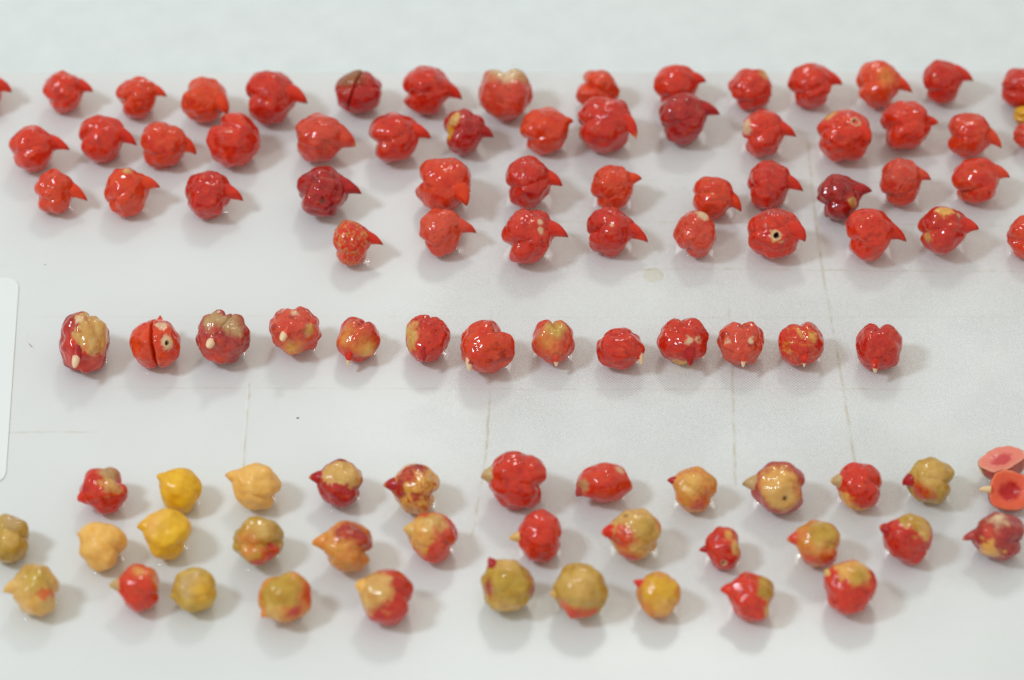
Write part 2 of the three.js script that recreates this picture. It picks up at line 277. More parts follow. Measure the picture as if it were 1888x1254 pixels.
// rows: [centre x, y, width, height, beak tip x, y, dye, options, look], measured in photo pixels
const ORD = ['first', 'second', 'third', 'fourth', 'fifth', 'sixth', 'seventh', 'eighth', 'ninth', 'tenth', 'eleventh', 'twelfth', 'thirteenth', 'fourteenth', 'fifteenth', 'sixteenth'];
function row(name, group, list) { list.forEach(([cx, cy, w, h, tx, ty, t, o, look], i) => chickpea(cx, cy, w, h, tx, ty, t, o, look + ', ' + ORD[i] + ' from left in ' + name, group)); }
const matt = true, N = null, front = true, root = true;
row('rearmost row', 'red chickpeas in the rear block', [
  [-36, 166, 84, 80, 22, 171, 'r', {}, 'red beak of chickpea cut by picture edge'],
  [118, 169, 78, 79, 172, 170, 'r', { roll: 0.5 }, 'red chickpea with small hooked beak'],
  [252, 180, 78, 79, 308, 179, 'o', { roll: -0.2, curl: 0.55 }, 'orange-red chickpea with dark-tipped pointed beak'],
  [377, 184, 87, 86, 421, 214, 'o', { z: 0.9, curl: 0.5, roll: -0.7, br: 0.4 }, 'smooth bright chickpea touching the one in front'],
  [499, 180, 94, 101, 567, 192, 'r', { lob: 0.25, roll: -0.2, tone: 0.15, br: 0.38 }, 'large deep red chickpea with notched back'],
  [661, 169, 87, 80, N, N, 'd', { slit: { n: [0.93, -0.32, 0.1], c: [0, 0.1, 1], w: 0.045, depth: 0.2, off: 0.12 }, k: [[-0.4, 0.75, 0.55, 'e', 0.25]], tone: -0.3, lob: 0.05, b: [0.1, -0.2, -1] }, 'beakless chickpea split by a dark slit'],
  [788, 166, 92, 92, 852, 184, 'r', { lob: 0.32, roll: 0.1, tone: 0.1 }, 'deep red chickpea with deeply notched back'],
  [932, 175, 102, 98, N, N, 'p', { k: [[0.3, 0.9, 0.55, 'g', 0.25], [-0.3, 0.85, 0.4, 'g', 0.25], [0.05, 0.7, 0.3, 'w', 0.2]], b: [0.05, -0.9, 0.6], n: [1, 0, 0], lob: 0.28, tone: -0.1 }, 'large beakless chickpea with pale cleft crown'],
  [1102, 168, 82, 80, N, N, 'o', { b: [0.7, -0.4, -0.3] }, 'bright round chickpea half hidden behind another'],
  [1247, 161, 86, 84, 1302, 152, 'r', { curl: 0.3 }, 'red chickpea half hidden behind a dark one'],
  [1383, 165, 82, 78, N, N, 'r', { k: [[0.6, 0.7, 0.22, 't', 0.15]], tone: 0.1, wr: 1.5, b: [0.7, 0.6, -0.2] }, 'beakless wrinkled chickpea with tan scar on top'],
  [1494, 158, 86, 85, 1553, 157, 'r', { roll: 0.3, lob: 0.22 }, 'red lumpy chickpea with short level beak'],
  [1620, 156, 82, 89, 1682, 171, 'o', { lob: 0.1, wr: 0.2, tone: -0.2, k: [[0.35, 0.3, 0.3, 'c', 0.3]] }, 'smooth orange chickpea with drooping beak'],
  [1739, 151, 77, 82, 1794, 150, 'r', { tone: 0.15, br: 0.4, curl: 0.5 }, 'compact deep red chickpea with thick beak'],
  [1889, 163, 84, 76, N, N, 'r', { wr: 1.4 }, 'red wrinkled chickpea half cut by picture edge'],
]);
row('second row from back', 'red chickpeas in the rear block', [
  [61, 274, 88, 88, 129, 277, 'r', { roll: 0.1, lob: 0.2, br: 0.34 }, 'red chickpea with long straight beak'],
  [187, 256, 86, 90, 253, 269, 'r', { wr: 0.4, curl: 0.5 }, 'smooth red chickpea with long drooping beak'],
  [302, 268, 88, 88, 362, 286, 'o', { roll: 0.5, lob: 0.24, wr: 1.5, lump: 1.4 }, 'lumpy bright chickpea with crumpled crown'],
  [430, 258, 100, 102, N, N, 'r', { b: [0.75, -0.55, 0.1], roll: -0.4, lob: 0.3, lump: 1.4, k: [[0.35, 0.7, 0.2, 'o', 0.15]] }, 'big beakless chickpea touching the one behind'],
  [592, 253, 94, 92, 656, 271, 'p', { lob: 0.08, wr: 0.8, bt: 't', br: 0.45, curl: 0.3, tone: 0.1 }, 'dull matt chickpea with yellowish beak tip'],
  [726, 253, 94, 94, 795, 256, 'r', { roll: 0.15, lob: 0.28, tone: 0.05 }, 'glossy red chickpea with deep back notch'],
  [856, 243, 78, 87, 910, 254, 'd', { k: [[-0.5, 0.6, 0.32, 't', 0.1], [-0.85, 0.0, 0.32, 'y', 0.1]], tone: -0.15, curl: 0.3 }, 'dark chickpea with yellow patches on its back'],
  [1004, 241, 92, 89, 1057, 226, 'o', { curl: 0.2, roll: 0.4, br: 0.26, lump: 1.3 }, 'orange-red chickpea with stubby raised beak'],
  [1116, 231, 104, 105, 1172, 259, 'r', { z: 0.7, bt: 't', lump: 1.3, wr: 1.1, curl: 0.6, br: 0.3 }, 'big lumpy chickpea leaning before a hidden one'],
  [1260, 219, 93, 98, 1327, 212, 'd', { lob: 0.2, curl: 0.4, tone: -0.2, roll: 0.2 }, 'dark crimson chickpea before another red one'],
  [1407, 245, 78, 90, 1468, 253, 'r', { k: [[-0.85, 0.15, 0.3, 'w', 0.08]], wr: 1.3 }, 'red chickpea with pale gouge on its back'],
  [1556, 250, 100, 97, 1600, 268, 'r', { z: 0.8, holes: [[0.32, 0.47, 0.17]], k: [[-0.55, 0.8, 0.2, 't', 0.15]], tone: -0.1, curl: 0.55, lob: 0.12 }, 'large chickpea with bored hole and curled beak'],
  [1670, 231, 95, 90, 1730, 228, 'r', { curl: 0.15, knob: 1.2, bt: 't', br: 0.26, lump: 1.5 }, 'knobbly red chickpea with tan-tipped raised beak'],
  [1789, 250, 84, 84, 1846, 274, 'o', { z: 0.5, curl: 0.45 }, 'bright chickpea with downturned beak, small dimple'],
  [1897, 214, 58, 42, N, N, 'y', { k: [[-0.3, -0.9, 0.5, 'm', 0.2]], tone: 0.3, film: 0.6, deep: 0.85 }, 'small mustard yellow chickpea cut by picture edge'],
  [1905, 251, 76, 56, N, N, 'p', { k: [[0, 0.5, 0.4, 'c', 0.3]] }, 'pinkish orange chickpea cut by picture edge'],
]);
row('third row from back', 'red chickpeas in the rear block', [
  [102, 353, 76, 85, 162, 371, 'o', { curl: 0.5, wr: 1.2 }, 'small bright chickpea with long sloping beak'],
  [234, 355, 84, 92, 296, 346, 'o', { curl: 0.35, roll: 0.1, k: [[0.1, 0.82, 0.15, 't', 0.08]], tone: -0.25, lob: 0.12 }, 'bright orange-red chickpea with tan fleck on top'],
  [384, 360, 88, 91, 449, 371, 'r', { tone: 0.2, bt: 'b', lob: 0.1 }, 'plump deep red chickpea with blackish beak tip'],
  [595, 353, 96, 95, 667, 358, 'd', { roll: -0.5, lob: 0.25, lump: 1.3, k: [[0.05, -0.38, 0.09, 'b', 0.05]] }, 'dark crimson chickpea with brown pinprick'],
  [817, 341, 104, 100, 861, 382, 'o', { z: 1, curl: 0.35, br: 0.36, wr: 1.2, tone: -0.1 }, 'bright chickpea with broad beak pointing downward'],
  [975, 336, 86, 100, 1037, 344, 'r', { wr: 1.2, k: [[0.0, -0.5, 0.16, 'd', 0.12]], curl: 0.4 }, 'tall chickpea with dark stripe down its front'],
  [1129, 346, 81, 84, 1184, 330, 'o', { curl: 0.2, wr: 2.2, roll: 0.5 }, 'wrinkled chickpea with raised pointed beak'],
  [1317, 365, 80, 80, 1366, 391, 'o', { z: 0.7, curl: 0.45, lob: 0.12 }, 'smooth orange-red chickpea with downward beak'],
  [1419, 341, 82, 92, 1481, 353, 'r', { lob: 0.16, tone: 0, lump: 1.1 }, 'glossy saturated red chickpea with pointed beak'],
  [1549, 364, 86, 86, 1608, 353, 'd', { lob: 0.32, roll: 0, k: [[0.55, -0.25, 0.2, 't', 0.05]], tone: 0.25, curl: 0.25 }, 'darkest crimson chickpea with tan spot'],
  [1661, 336, 80, 90, 1716, 333, 'p', { wr: 1.5 }, 'pale pinkish red chickpea with short beak'],
  [1799, 333, 92, 86, 1862, 328, 'o', { roll: 0.4, lump: 1.3, lob: 0.25 }, 'orange-red chickpea with creased front, straight beak'],
]);
row('fourth row from back', 'red chickpeas in the rear block', [
  [650, 448, 72, 85, 707, 452, 'r', { vein: 't', wr: 1.2, tone: -0.15 }, 'small chickpea crackled with tan lines'],
  [815, 429, 85, 92, 879, 430, 'p', { wr: 1.3, tone: -0.1, roll: 0.6 }, 'pale red chickpea with finely wrinkled crown'],
  [974, 436, 100, 102, 1048, 438, 'r', { lob: 0.26, roll: 0.15, wr: 1.3, k: [[0.5, 0.5, 0.08, 'w', 0.04], [0.55, 0.2, 0.1, 'w', 0.05]] }, 'large deeply grooved chickpea with pale flecks'],
  [1127, 428, 91, 93, 1195, 447, 'r', { lob: 0.25, roll: -0.4, tone: 0.15, k: [[0.05, 0.25, 0.07, 'w', 0.04]] }, 'deep red glossy chickpea with hooked beak'],
  [1281, 432, 80, 88, N, N, 'p', { k: [[0.35, 0.8, 0.25, 'w', 0.1, 0.4]], b: [0.5, 0.85, 0.3], wr: 1.4, tone: -0.2 }, 'beakless pale red chickpea with torn whitish top'],
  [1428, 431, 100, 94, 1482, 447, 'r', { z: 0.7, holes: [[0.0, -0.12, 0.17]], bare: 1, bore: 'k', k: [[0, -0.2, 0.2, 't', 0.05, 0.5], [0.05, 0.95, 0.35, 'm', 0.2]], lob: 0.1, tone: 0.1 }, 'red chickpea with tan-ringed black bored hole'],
  [1604, 433, 92, 99, 1671, 446, 'r', { roll: 0.4, lob: 0.16 }, 'large plain red chickpea with sturdy beak'],
  [1740, 425, 95, 90, 1805, 423, 'r', { k: [[0.05, 0.78, 0.28, 'a', 0.1, 0.4], [0.6, 0.6, 0.1, 't', 0.06], [-0.75, -0.3, 0.22, 't', 0.1]], tone: 0.1, curl: 0.25, br: 0.38 }, 'red chickpea with yellow blotches on its crown'],
  [1897, 438, 80, 84, N, N, 'o', { wr: 1.5 }, 'orange-red chickpea half cut by picture edge'],
]);
row('single middle row', 'chickpeas of the middle row facing the front', [
  [154, 631, 94, 114, 144, 678, 'd', { front, root, z: 1, k: [[0.55, 0.45, 0.78, 't', 0.06], [-0.15, 0.72, 0.13, 'w', 0.06], [0.5, -0.75, 0.4, 'p', 0.2], [-0.5, -0.5, 0.5, 'r', 0.3]], lump: 1.8, lob: 0.15, rr: 0.13, tone: -0.2 }, 'tall dark chickpea with large tan half'],
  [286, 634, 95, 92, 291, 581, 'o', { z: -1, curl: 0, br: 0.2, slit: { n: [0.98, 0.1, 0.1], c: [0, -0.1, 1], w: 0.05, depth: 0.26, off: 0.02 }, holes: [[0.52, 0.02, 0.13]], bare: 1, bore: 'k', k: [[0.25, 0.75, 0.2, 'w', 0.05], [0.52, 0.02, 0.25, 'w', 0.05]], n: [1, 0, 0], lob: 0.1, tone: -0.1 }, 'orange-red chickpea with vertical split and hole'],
  [411, 621, 101, 101, 389, 640, 'm', { front, root, z: 1, curl: 0.15, k: [[-0.2, 0.6, 0.4, 'g', 0.15], [0.5, 0.5, 0.38, 'g', 0.15], [-0.15, 0.25, 0.2, 'd', 0.15], [-0.3, -0.7, 0.5, 'p', 0.3]], rr: 0.15, lob: 0.12, lump: 1.6, slit: { n: [0.85, -0.5, 0.1], c: [0.3, 0.6, 0.7], w: 0.03, depth: 0.06, off: 0.06, range: 0.3 } }, 'dull crimson chickpea with grey-tan crown'],
  [544, 610, 98, 91, 523, 628, 'p', { front, root, z: 1, curl: 0.2, k: [[0.65, 0, 0.22, 't', 0.1], [0.05, 0.75, 0.12, 'w', 0.08], [0, -0.8, 0.3, 'a', 0.3]], lump: 2.2, rr: 0.14, tone: -0.1 }, 'triangular pinkish chickpea with blunt root tip'],
  [661, 626, 82, 85, 643, 675, 'p', { front, root, z: 0.8, beak: 'r', k: [[-0.5, 0.2, 0.42, 'c', 0.35], [0.3, -0.3, 0.42, 'c', 0.3], [0.55, -0.5, 0.3, 'a', 0.25], [0.05, 0.2, 0.2, 'r', 0.3, 0.5]], lob: 0.2, roll: 0, tone: 0.1, rr: 0.1 }, 'orange-red chickpea with tan cheeks, pale pointed tip'],
  [789, 624, 84, 88, 782, 668, 'r', { front, z: 0.8, beak: 'd', bt: 'd', k: [[-0.85, 0.05, 0.5, 't', 0.12], [-0.1, 0.2, 0.16, 'p', 0.2]], lob: 0.2, tone: -0.1 }, 'red chickpea with yellow left side'],
  [899, 639, 101, 99, 866, 684, 'o', { front, root, z: 0.7, beak: 'm', lob: 0.25, rr: 0.12, n: [0.85, -0.4, 0], tone: 0.1 }, 'largest orange-red chickpea with pinkish frayed beak'],
  [1020, 630, 81, 82, 1025, 676, 'p', { front, root, z: 0.8, k: [[-0.3, 0, 0.4, 'c', 0.45], [0.15, 0.62, 0.40, 't', 0.2], [0.15, 0.65, 0.3, 'v', 0.3]], lob: 0.2, rr: 0.1 }, 'small chickpea with olive patch on top'],
  [1144, 643, 90, 79, 1182, 672, 'r', { front, root, z: 0.6, lob: 0.1, rr: 0.13, wr: 0.6 }, 'plain red chickpea with white sideways root tip'],
  [1259, 629, 97, 87, 1271, 676, 'r', { front, z: 0.8, beak: 'd', bt: 'd', k: [[0, -1, 0.42, 'a', 0.08], [0.22, 0, 0.07, 'w', 0.06, 0.5], [0.52, 0.1, 0.08, 'w', 0.06, 0.5]], knob: 1.5, lob: 0.12, br: 0.26 }, 'knobbly red chickpea with pale yellow underside'],
  [1366, 633, 88, 81, 1368, 677, 'p', { front, root, z: 0.8, k: [[-0.65, 0.05, 0.10, 'w', 0.06, 0.5], [0.4, 0.15, 0.09, 'w', 0.06, 0.6]], lob: 0.3, roll: 0, rr: 0.1, tone: -0.1 }, 'red chickpea notched at top with tan flecks'],
  [1477, 634, 86, 82, 1480, 677, 'r', { front, root, z: 0.8, vein: 'c', k: [[-0.1, 0.5, 0.10, 'a', 0.1, 0.6], [-0.65, -0.2, 0.13, 'a', 0.1, 0.6], [0.4, 0.3, 0.10, 'a', 0.1, 0.6]], lob: 0.22, rr: 0.07, tone: -0.2 }, 'red chickpea marbled with tan streaks'],
  [1621, 640, 88, 88, 1611, 688, 'r', { front, root, z: 0.7, lob: 0.28, rr: 0.1, tone: 0.25, n: [0.95, 0.1, 0.15] }, 'deep red chickpea standing apart with bent crease'],
]);
row('third row from front', 'mottled chickpeas in the front block', [
  [191, 905, 92, 88, 144, 926, 'r', { curl: 0.1, k: [[0.45, 0.35, 0.4, 't', 0.15, 0.4], [0.3, 0.9, 0.45, 'g', 0.15]], tone: 0.15, lob: 0.25, roll: -0.6 }, 'crimson chickpea with tan upper back'],
  [333, 905, 80, 85, 286, 876, 'y', { matt, lob: 0.06, wr: 0.2, lump: 0.5, bt: 't', curl: 0.1, br: 0.3, tone: -0.2 }, 'bright yellow smooth chickpea with small beak'],
  [473, 897, 92, 88, 411, 875, 'a', { matt, lob: 0.2, wr: 0.4, bt: 'm', curl: 0.15, tone: -0.1 }, 'apricot chickpea with dark-tipped beak'],
  [627, 891, 86, 91, 565, 880, 'd', { k: [[0.25, 0.6, 0.62, 't', 0.06], [-0.35, 0.55, 0.5, 't', 0.06], [0.6, 0.4, 0.5, 't', 0.06], [0, 1, 0.3, 'd', 0.1]], beak: 'd', bt: 't', lob: 0.1, tone: -0.3, curl: 0.1 }, 'crimson chickpea with broad tan band over crown'],
  [766, 902, 90, 95, 702, 895, 'a', { k: [[-0.5, 0.6, 0.42, 'd', 0.08, 0.3], [0.1, 0.95, 0.32, 'd', 0.1, 0.3], [-0.75, -0.1, 0.3, 'd', 0.1, 0.3], [0.1, -0.35, 0.14, 'd', 0.1, 0.6], [0.8, -0.2, 0.2, 'd', 0.1, 0.5]], vein: 'r', beak: 'd', bt: 't', lob: 0.2, roll: 0.2, curl: 0.1 }, 'tan chickpea with crimson streaks and crimson beak'],
  [954, 886, 108, 110, 883, 881, 'r', { beak: 'g', bt: 'm', lob: 0.26, lump: 1.2, wr: 1.2, curl: 0.15, tone: -0.1, roll: 0.1 }, 'largest bright red chickpea with greenish tan beak'],
  [1114, 890, 105, 76, 1062, 918, 'o', { curl: 0.1, br: 0.3, lob: 0.03, beak: 'm', k: [[-0.85, -0.1, 0.3, 'g', 0.15], [0.6, 0.7, 0.16, 'w', 0.1]], wr: 0.5, lump: 0.6, crease: 0.2 }, 'elongated oval orange-red chickpea lying on its side'],
  [1281, 903, 84, 87, 1226, 885, 'c', { beak: 'd', bt: 'd', br: 0.27, lob: 0.2, curl: 0.12, tone: -0.4, k: [[-0.2, 0.3, 0.5, 'a', 0.2], [0.2, -0.7, 0.35, 'p', 0.3]] }, 'orange chickpea with small dark red beak'],
  [1434, 899, 100, 97, 1364, 893, 'm', { beak: 'g', bt: 'k', k: [[-0.1, 0.1, 0.75, 'a', 0.2, 0.4], [0.1, -0.4, 0.45, 't', 0.15], [0.12, -0.38, 0.07, 'k', 0.03]], lob: 0.18, curl: 0.12, tone: -0.3 }, 'tan and pink chickpea with black speck'],
  [1584, 897, 86, 90, 1526, 888, 'r', { beak: 'g', bt: 'w', k: [[-0.65, -0.7, 0.5, 'a', 0.12], [0, -1, 0.4, 'a', 0.15]], lob: 0.14, curl: 0.12, tone: -0.1 }, 'red chickpea with tan underside and greyish beak'],
  [1716, 886, 88, 88, 1660, 895, 'v', { beak: 'd', bt: 'd', k: [[-0.5, -0.5, 0.45, 'r', 0.15], [0, 0.4, 0.6, 't', 0.4]], lob: 0.2, curl: 0.25, tone: -0.1 }, 'olive-yellow chickpea with red lower front, dark beak'],
]);
row('second row from front', 'mottled chickpeas in the front block', [
  [12, 993, 84, 93, N, N, 'v', { k: [[0.2, 0.1, 0.3, 't', 0.2], [0.3, 0.8, 0.35, 'g', 0.2]], b: [-0.9, 0.1, 0] }, 'olive-brown chickpea half cut by picture edge'],
  [190, 1008, 90, 91, 140, 984, 'a', { matt, lob: 0.24, wr: 0.3, curl: 0.12, br: 0.26, bt: 'm', roll: -0.3 }, 'pale apricot chickpea with folded back'],
  [308, 985, 92, 95, 250, 972, 'y', { matt, lob: 0.2, wr: 0.3, curl: 0.15, bt: 'm', tone: -0.3, k: [[-0.6, 0.5, 0.5, 'a', 0.4]] }, 'yellow chickpea touching the bright yellow one behind'],
  [476, 997, 95, 91, N, N, 'v', { k: [[0.1, -0.85, 0.32, 'r', 0.15, 0.4], [0.65, -0.4, 0.32, 'r', 0.15, 0.4], [-0.3, -0.1, 0.5, 'c', 0.3], [0.3, 0.5, 0.35, 't', 0.3]], b: [-0.2, 0.1, -1] }, 'beakless olive-orange chickpea with red base'],
  [640, 1007, 96, 95, 570, 1003, 'c', { beak: 'c', bt: 't', k: [[0.1, 0.75, 0.5, 'd', 0.15], [0.7, 0.4, 0.45, 'd', 0.12]], lob: 0.35, roll: -0.1, curl: 0.22, tone: -0.1, br: 0.38 }, 'orange-tan chickpea with crimson top and long beak'],
  [798, 992, 93, 95, 740, 975, 'p', { beak: 't', bt: 't', k: [[-0.7, 0.2, 0.75, 'a', 0.15], [0.1, 0.8, 0.5, 't', 0.2], [0.95, 0.3, 0.4, 'r', 0.2]], lob: 0.16, curl: 0.1, tone: -0.2 }, 'half tan and half pinkish red chickpea'],
  [995, 988, 82, 99, 934, 994, 'r', { beak: 't', bt: 't', lob: 0.12, curl: 0.12, br: 0.28, tone: 0.1 }, 'tall glossy red chickpea with tan beak'],
  [1170, 986, 99, 99, 1104, 985, 't', { beak: 'r', bt: 'w', k: [[-0.55, -0.1, 0.45, 'r', 0.15], [-0.2, -0.9, 0.4, 'p', 0.2], [0.95, 0.4, 0.3, 'p', 0.25], [0.5, 0.2, 0.35, 'v', 0.3], [-0.4, 0.75, 0.07, 'b', 0.05]], lob: 0.15, curl: 0.12, tone: 0.1 }, 'golden tan chickpea with red cheek beside beak'],
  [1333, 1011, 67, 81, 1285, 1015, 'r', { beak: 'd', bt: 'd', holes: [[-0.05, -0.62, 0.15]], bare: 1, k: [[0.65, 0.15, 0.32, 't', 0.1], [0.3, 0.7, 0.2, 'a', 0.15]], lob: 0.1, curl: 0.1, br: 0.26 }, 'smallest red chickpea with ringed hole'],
  [1506, 1003, 88, 89, 1446, 996, 'c', { beak: 'p', bt: 't', k: [[0.2, 0.55, 0.62, 'v', 0.15], [0.5, -0.75, 0.4, 'r', 0.2], [-0.4, -0.7, 0.3, 'p', 0.2], [0, 0, 0.2, 't', 0.15]], lob: 0.18, curl: 0.18, br: 0.36 }, 'orange chickpea with olive crown and reddish base'],
  [1674, 994, 92, 96, 1616, 969, 'r', { beak: 'd', bt: 't', k: [[0.25, 0.85, 0.62, 'v', 0.08, 0.3], [0.6, 0.35, 0.32, 't', 0.08, 0.3]], lob: 0.08, curl: 0.05, tone: 0.1, br: 0.3 }, 'crimson chickpea with olive cap and raised beak'],
  [1841, 989, 100, 91, 1768, 997, 'm', { beak: 'm', bt: 'w', br: 0.24, k: [[-0.5, -0.6, 0.42, 'a', 0.1, 0.4], [-0.1, 0.7, 0.3, 'w', 0.2, 0.5], [-0.5, 0.2, 0.25, 'p', 0.2]], vein: 'd', lob: 0.2, curl: 0.22, tone: 0.1 }, 'dark mottled chickpea with pale beak tip'],
]);
row('frontmost row', 'mottled chickpeas in the front block', [
  [64, 1088, 90, 97, 3, 1092, 't', { beak: 't', bt: 't', k: [[0.4, -0.1, 0.2, 'r', 0.06, 0.2], [0.75, 0.05, 0.2, 'r', 0.06, 0.2], [0.1, 0.6, 0.55, 'v', 0.3], [-0.2, -0.6, 0.5, 'a', 0.3]], lob: 0.15, curl: 0.25 }, 'olive-yellow chickpea with single red dash'],
  [254, 1084, 79, 90, 198, 1080, 'o', { beak: 'g', bt: 't', k: [[0, 0.8, 0.32, 'c', 0.15], [0.85, 0.4, 0.35, 'c', 0.2]], lob: 0.1, curl: 0.1, tone: 0 }, 'orange-red chickpea with tan crown'],
  [358, 1088, 84, 84, 311, 1102, 'v', { matt, beak: 'v', lob: 0.05, lump: 0.5, wr: 0.2, curl: 0.05, br: 0.18, k: [[0, 0.3, 0.6, 'g', 0.4], [0.5, 0, 0.4, 'y', 0.4]], tone: -0.3 }, 'round dull olive chickpea with tiny beak'],
  [525, 1100, 100, 95, 481, 1140, 'c', { curl: 0.1, br: 0.22, k: [[-0.25, 0.35, 0.72, 'v', 0.1], [0.45, -0.5, 0.22, 'r', 0.1], [0.95, 0.1, 0.3, 'r', 0.2], [-0.4, -0.5, 0.3, 't', 0.2]], lob: 0.32, n: [0.85, 0.4, 0.3], z: 0.5, bt: 'p' }, 'olive chickpea with red-grooved second lobe'],
  [712, 1102, 102, 105, 651, 1079, 'r', { beak: 'a', bt: 'a', k: [[-0.65, 0.3, 0.82, 't', 0.12]], lob: 0.26, curl: 0.1, tone: 0.15, roll: -0.4 }, 'large chickpea, tan toward beak, crimson behind'],
  [936, 1080, 101, 99, 899, 1023, 'v', { beak: 'd', bt: 'm', br: 0.26, curl: 0, k: [[0, -0.85, 0.45, 't', 0.2], [-0.8, -0.1, 0.3, 'm', 0.2], [0.95, 0, 0.3, 'm', 0.25], [0, 0.9, 0.35, 't', 0.3]], lump: 1.7, lob: 0.1 }, 'lumpy olive chickpea with upright dark beak'],
  [1070, 1089, 103, 104, 1012, 1098, 'v', { beak: 't', bt: 't', br: 0.22, curl: 0.05, k: [[0.1, -0.95, 0.48, 'p', 0.12], [-0.6, -0.7, 0.35, 'p', 0.12], [0, 0.2, 0.6, 't', 0.5]], lump: 1.6, lob: 0.1, n: [1, 0, 0.3] }, 'lumpy golden olive chickpea with pink underside'],
  [1214, 1097, 84, 87, 1164, 1069, 'c', { beak: 'r', bt: 'm', br: 0.24, curl: 0.05, k: [[0.1, 0.3, 0.8, 'y', 0.3], [0.3, -0.5, 0.4, 'a', 0.3]], lob: 0.08, tone: -0.2 }, 'golden orange chickpea with little red beak'],
  [1384, 1101, 88, 93, 1323, 1087, 'r', { beak: 'r', bt: 'd', k: [[0.75, 0.45, 0.58, 'v', 0.12], [0.7, -0.5, 0.25, 't', 0.1]], lob: 0.12, curl: 0.15, tone: 0, br: 0.34 }, 'red chickpea with olive back and dark beak tip'],
  [1567, 1083, 98, 103, 1517, 1048, 'r', { beak: 't', bt: 't', br: 0.24, curl: -0.05, k: [[0.15, 0.8, 0.62, 'a', 0.1], [0.3, 0.5, 0.3, 'v', 0.2]], lob: 0.06, tone: 0.1, wr: 1.2 }, 'large crimson chickpea with golden upper third'],
]);

// the split chickpea: two halves with their hollow faces up
function half(cx, cy, wpx, aspect, m, longDir, faceC, coatC, hollow, label, extra) {
  const px = pixelSize(onPlane(cx, cy, 0.003)), r = wpx / 2 * px, so = cx * 0.37, seg = 64, rings = 20;
  m = vec(...m).normalize(); const e1 = vec(...longDir); e1.addScaledVector(m, -e1.dot(m)).normalize(); const e2 = new THREE.Vector3().crossVectors(m, e1);
  const rim = (f) => 1 + 0.10 * noise(Math.cos(f) * 1.4 + so, Math.sin(f) * 1.4, 1) + 0.06 * noise(Math.cos(f) * 4 + so, Math.sin(f) * 4, 5);
  const grid = (pf, cf) => {
    const pos = [], col = [], idx = [];
    for (let i = 0; i <= rings; i++) for (let j = 0; j < seg; j++) {
      const t = i / rings, f = j / seg * 2 * Math.PI, [a, b, c] = pf(t, f), q = new THREE.Vector3().addScaledVector(e1, a * r).addScaledVector(e2, b * r * aspect).addScaledVector(m, c * r);
      pos.push(q.x, q.y, q.z); col.push(...cf(t, f));
      if (i < rings) { const k = i * seg + j, l = i * seg + (j + 1) % seg; idx.push(k, k + seg, l, l, k + seg, l + seg); }
    }
    const g = new THREE.BufferGeometry(); g.setAttribute('position', new THREE.Float32BufferAttribute(pos, 3)); setColors(g, col); g.setIndex(idx); g.computeVertexNormals(); return g;
  };
  const face = grid((t, f) => { const q = rim(f) * t * 0.985, e = 0.025 * fbm(Math.cos(f) * t * 2 + so, Math.sin(f) * t * 2, 3); return [q * Math.cos(f), q * Math.sin(f), -hollow * (1 - sstep(0.1, 0.78, t + e)) + 0.03 * sstep(0.7, 0.9, t) - 0.05 * sstep(0.93, 1, t) + e * 0.5]; },
    (t, f) => { const q = [...faceC[1]], n1 = fbm(Math.cos(f) * t * 3 + so, Math.sin(f) * t * 3, 1); mixTo(q, faceC[0], sstep(0.3, 0.62, t + 0.18 * n1)); mixTo(q, faceC[2], 0.7 * sstep(0.86, 0.97, t + 0.1 * n1)); return q; });
  const shell = grid((t, f) => { const a = t * Math.PI / 2, q = rim(f) * Math.cos(a) ** 0.7, b = 1 + 0.06 * noise(Math.cos(f) * 2, Math.sin(f) * 2 + so, t * 2); return [q * Math.cos(f) * b, q * Math.sin(f) * b, -0.04 - 0.95 * Math.sin(a) * b]; },
    (t, f) => { const q = [...coatC[0]]; mixTo(q, coatC[1], sstep(-0.3, 0.4, fbm(Math.cos(f) * 2 + so, Math.sin(f) * 2, t * 2))); mixTo(q, C.t[0], extra.tan && Math.abs(((f - extra.tan + 9.42) % 6.283) - 3.14) < 0.7 ? 0.8 : 0); return q; });
  shell.computeBoundingBox(); let low = shell.boundingBox.min.y; const H = -low - 0.00005, at = onPlane(cx, cy, H), root = new THREE.Group();
  root.name = numbered('chickpea_half'); root.position.set(at.x, 0, at.z); scene.add(root); tag(root, label, 'chickpea half', 'halves of the split chickpea');
  shell.translate(0, H, 0); face.translate(0, H, 0);
  const sm = mesh('seed_coat', shell, M.coat, root), fm = mesh('cut_face', face, M.matt, root); fm.userData.label = extra.face;
  if (extra.tip) {
    const [tx, ty] = extra.tip, up = new THREE.Vector3(0, H, 0), end = vec((tx - cx) * px, (cy - ty) * px, -0.1 * r).add(up), a = end.clone().sub(up).multiplyScalar(0.62).add(up);
    const g = horn([a, a.clone().lerp(end, 0.5), end], (t) => 0.17 * r * Math.sqrt(Math.max(0.03, 1 - t ** 1.6)), 12, 10, (t) => { const q = [...C.w[0]]; mixTo(q, C.t[0], 0.4); return q; });
    mesh('root_tip', g, M.root, root).userData.label = 'pale yellowish root tip';
  }
  films.push([at.x, at.z, r * 0.8, so, 0.8]); placed.push([label, at.x, H, at.z, r * 0.8]);
}
half(1846, 846, 86, 0.86, [-0.25, 0.80, 0.52], [0.9, 0.45, 0], [[0.80, 0.22, 0.16], [0.60, 0.065, 0.065], [0.82, 0.36, 0.22]], [[0.56, 0.045, 0.03], [0.48, 0.09, 0.05]], 0.09, 'salmon pink chickpea half, cut face up, behind the other half', { face: 'salmon pink cut face with oval hollow', tan: 2.6 });
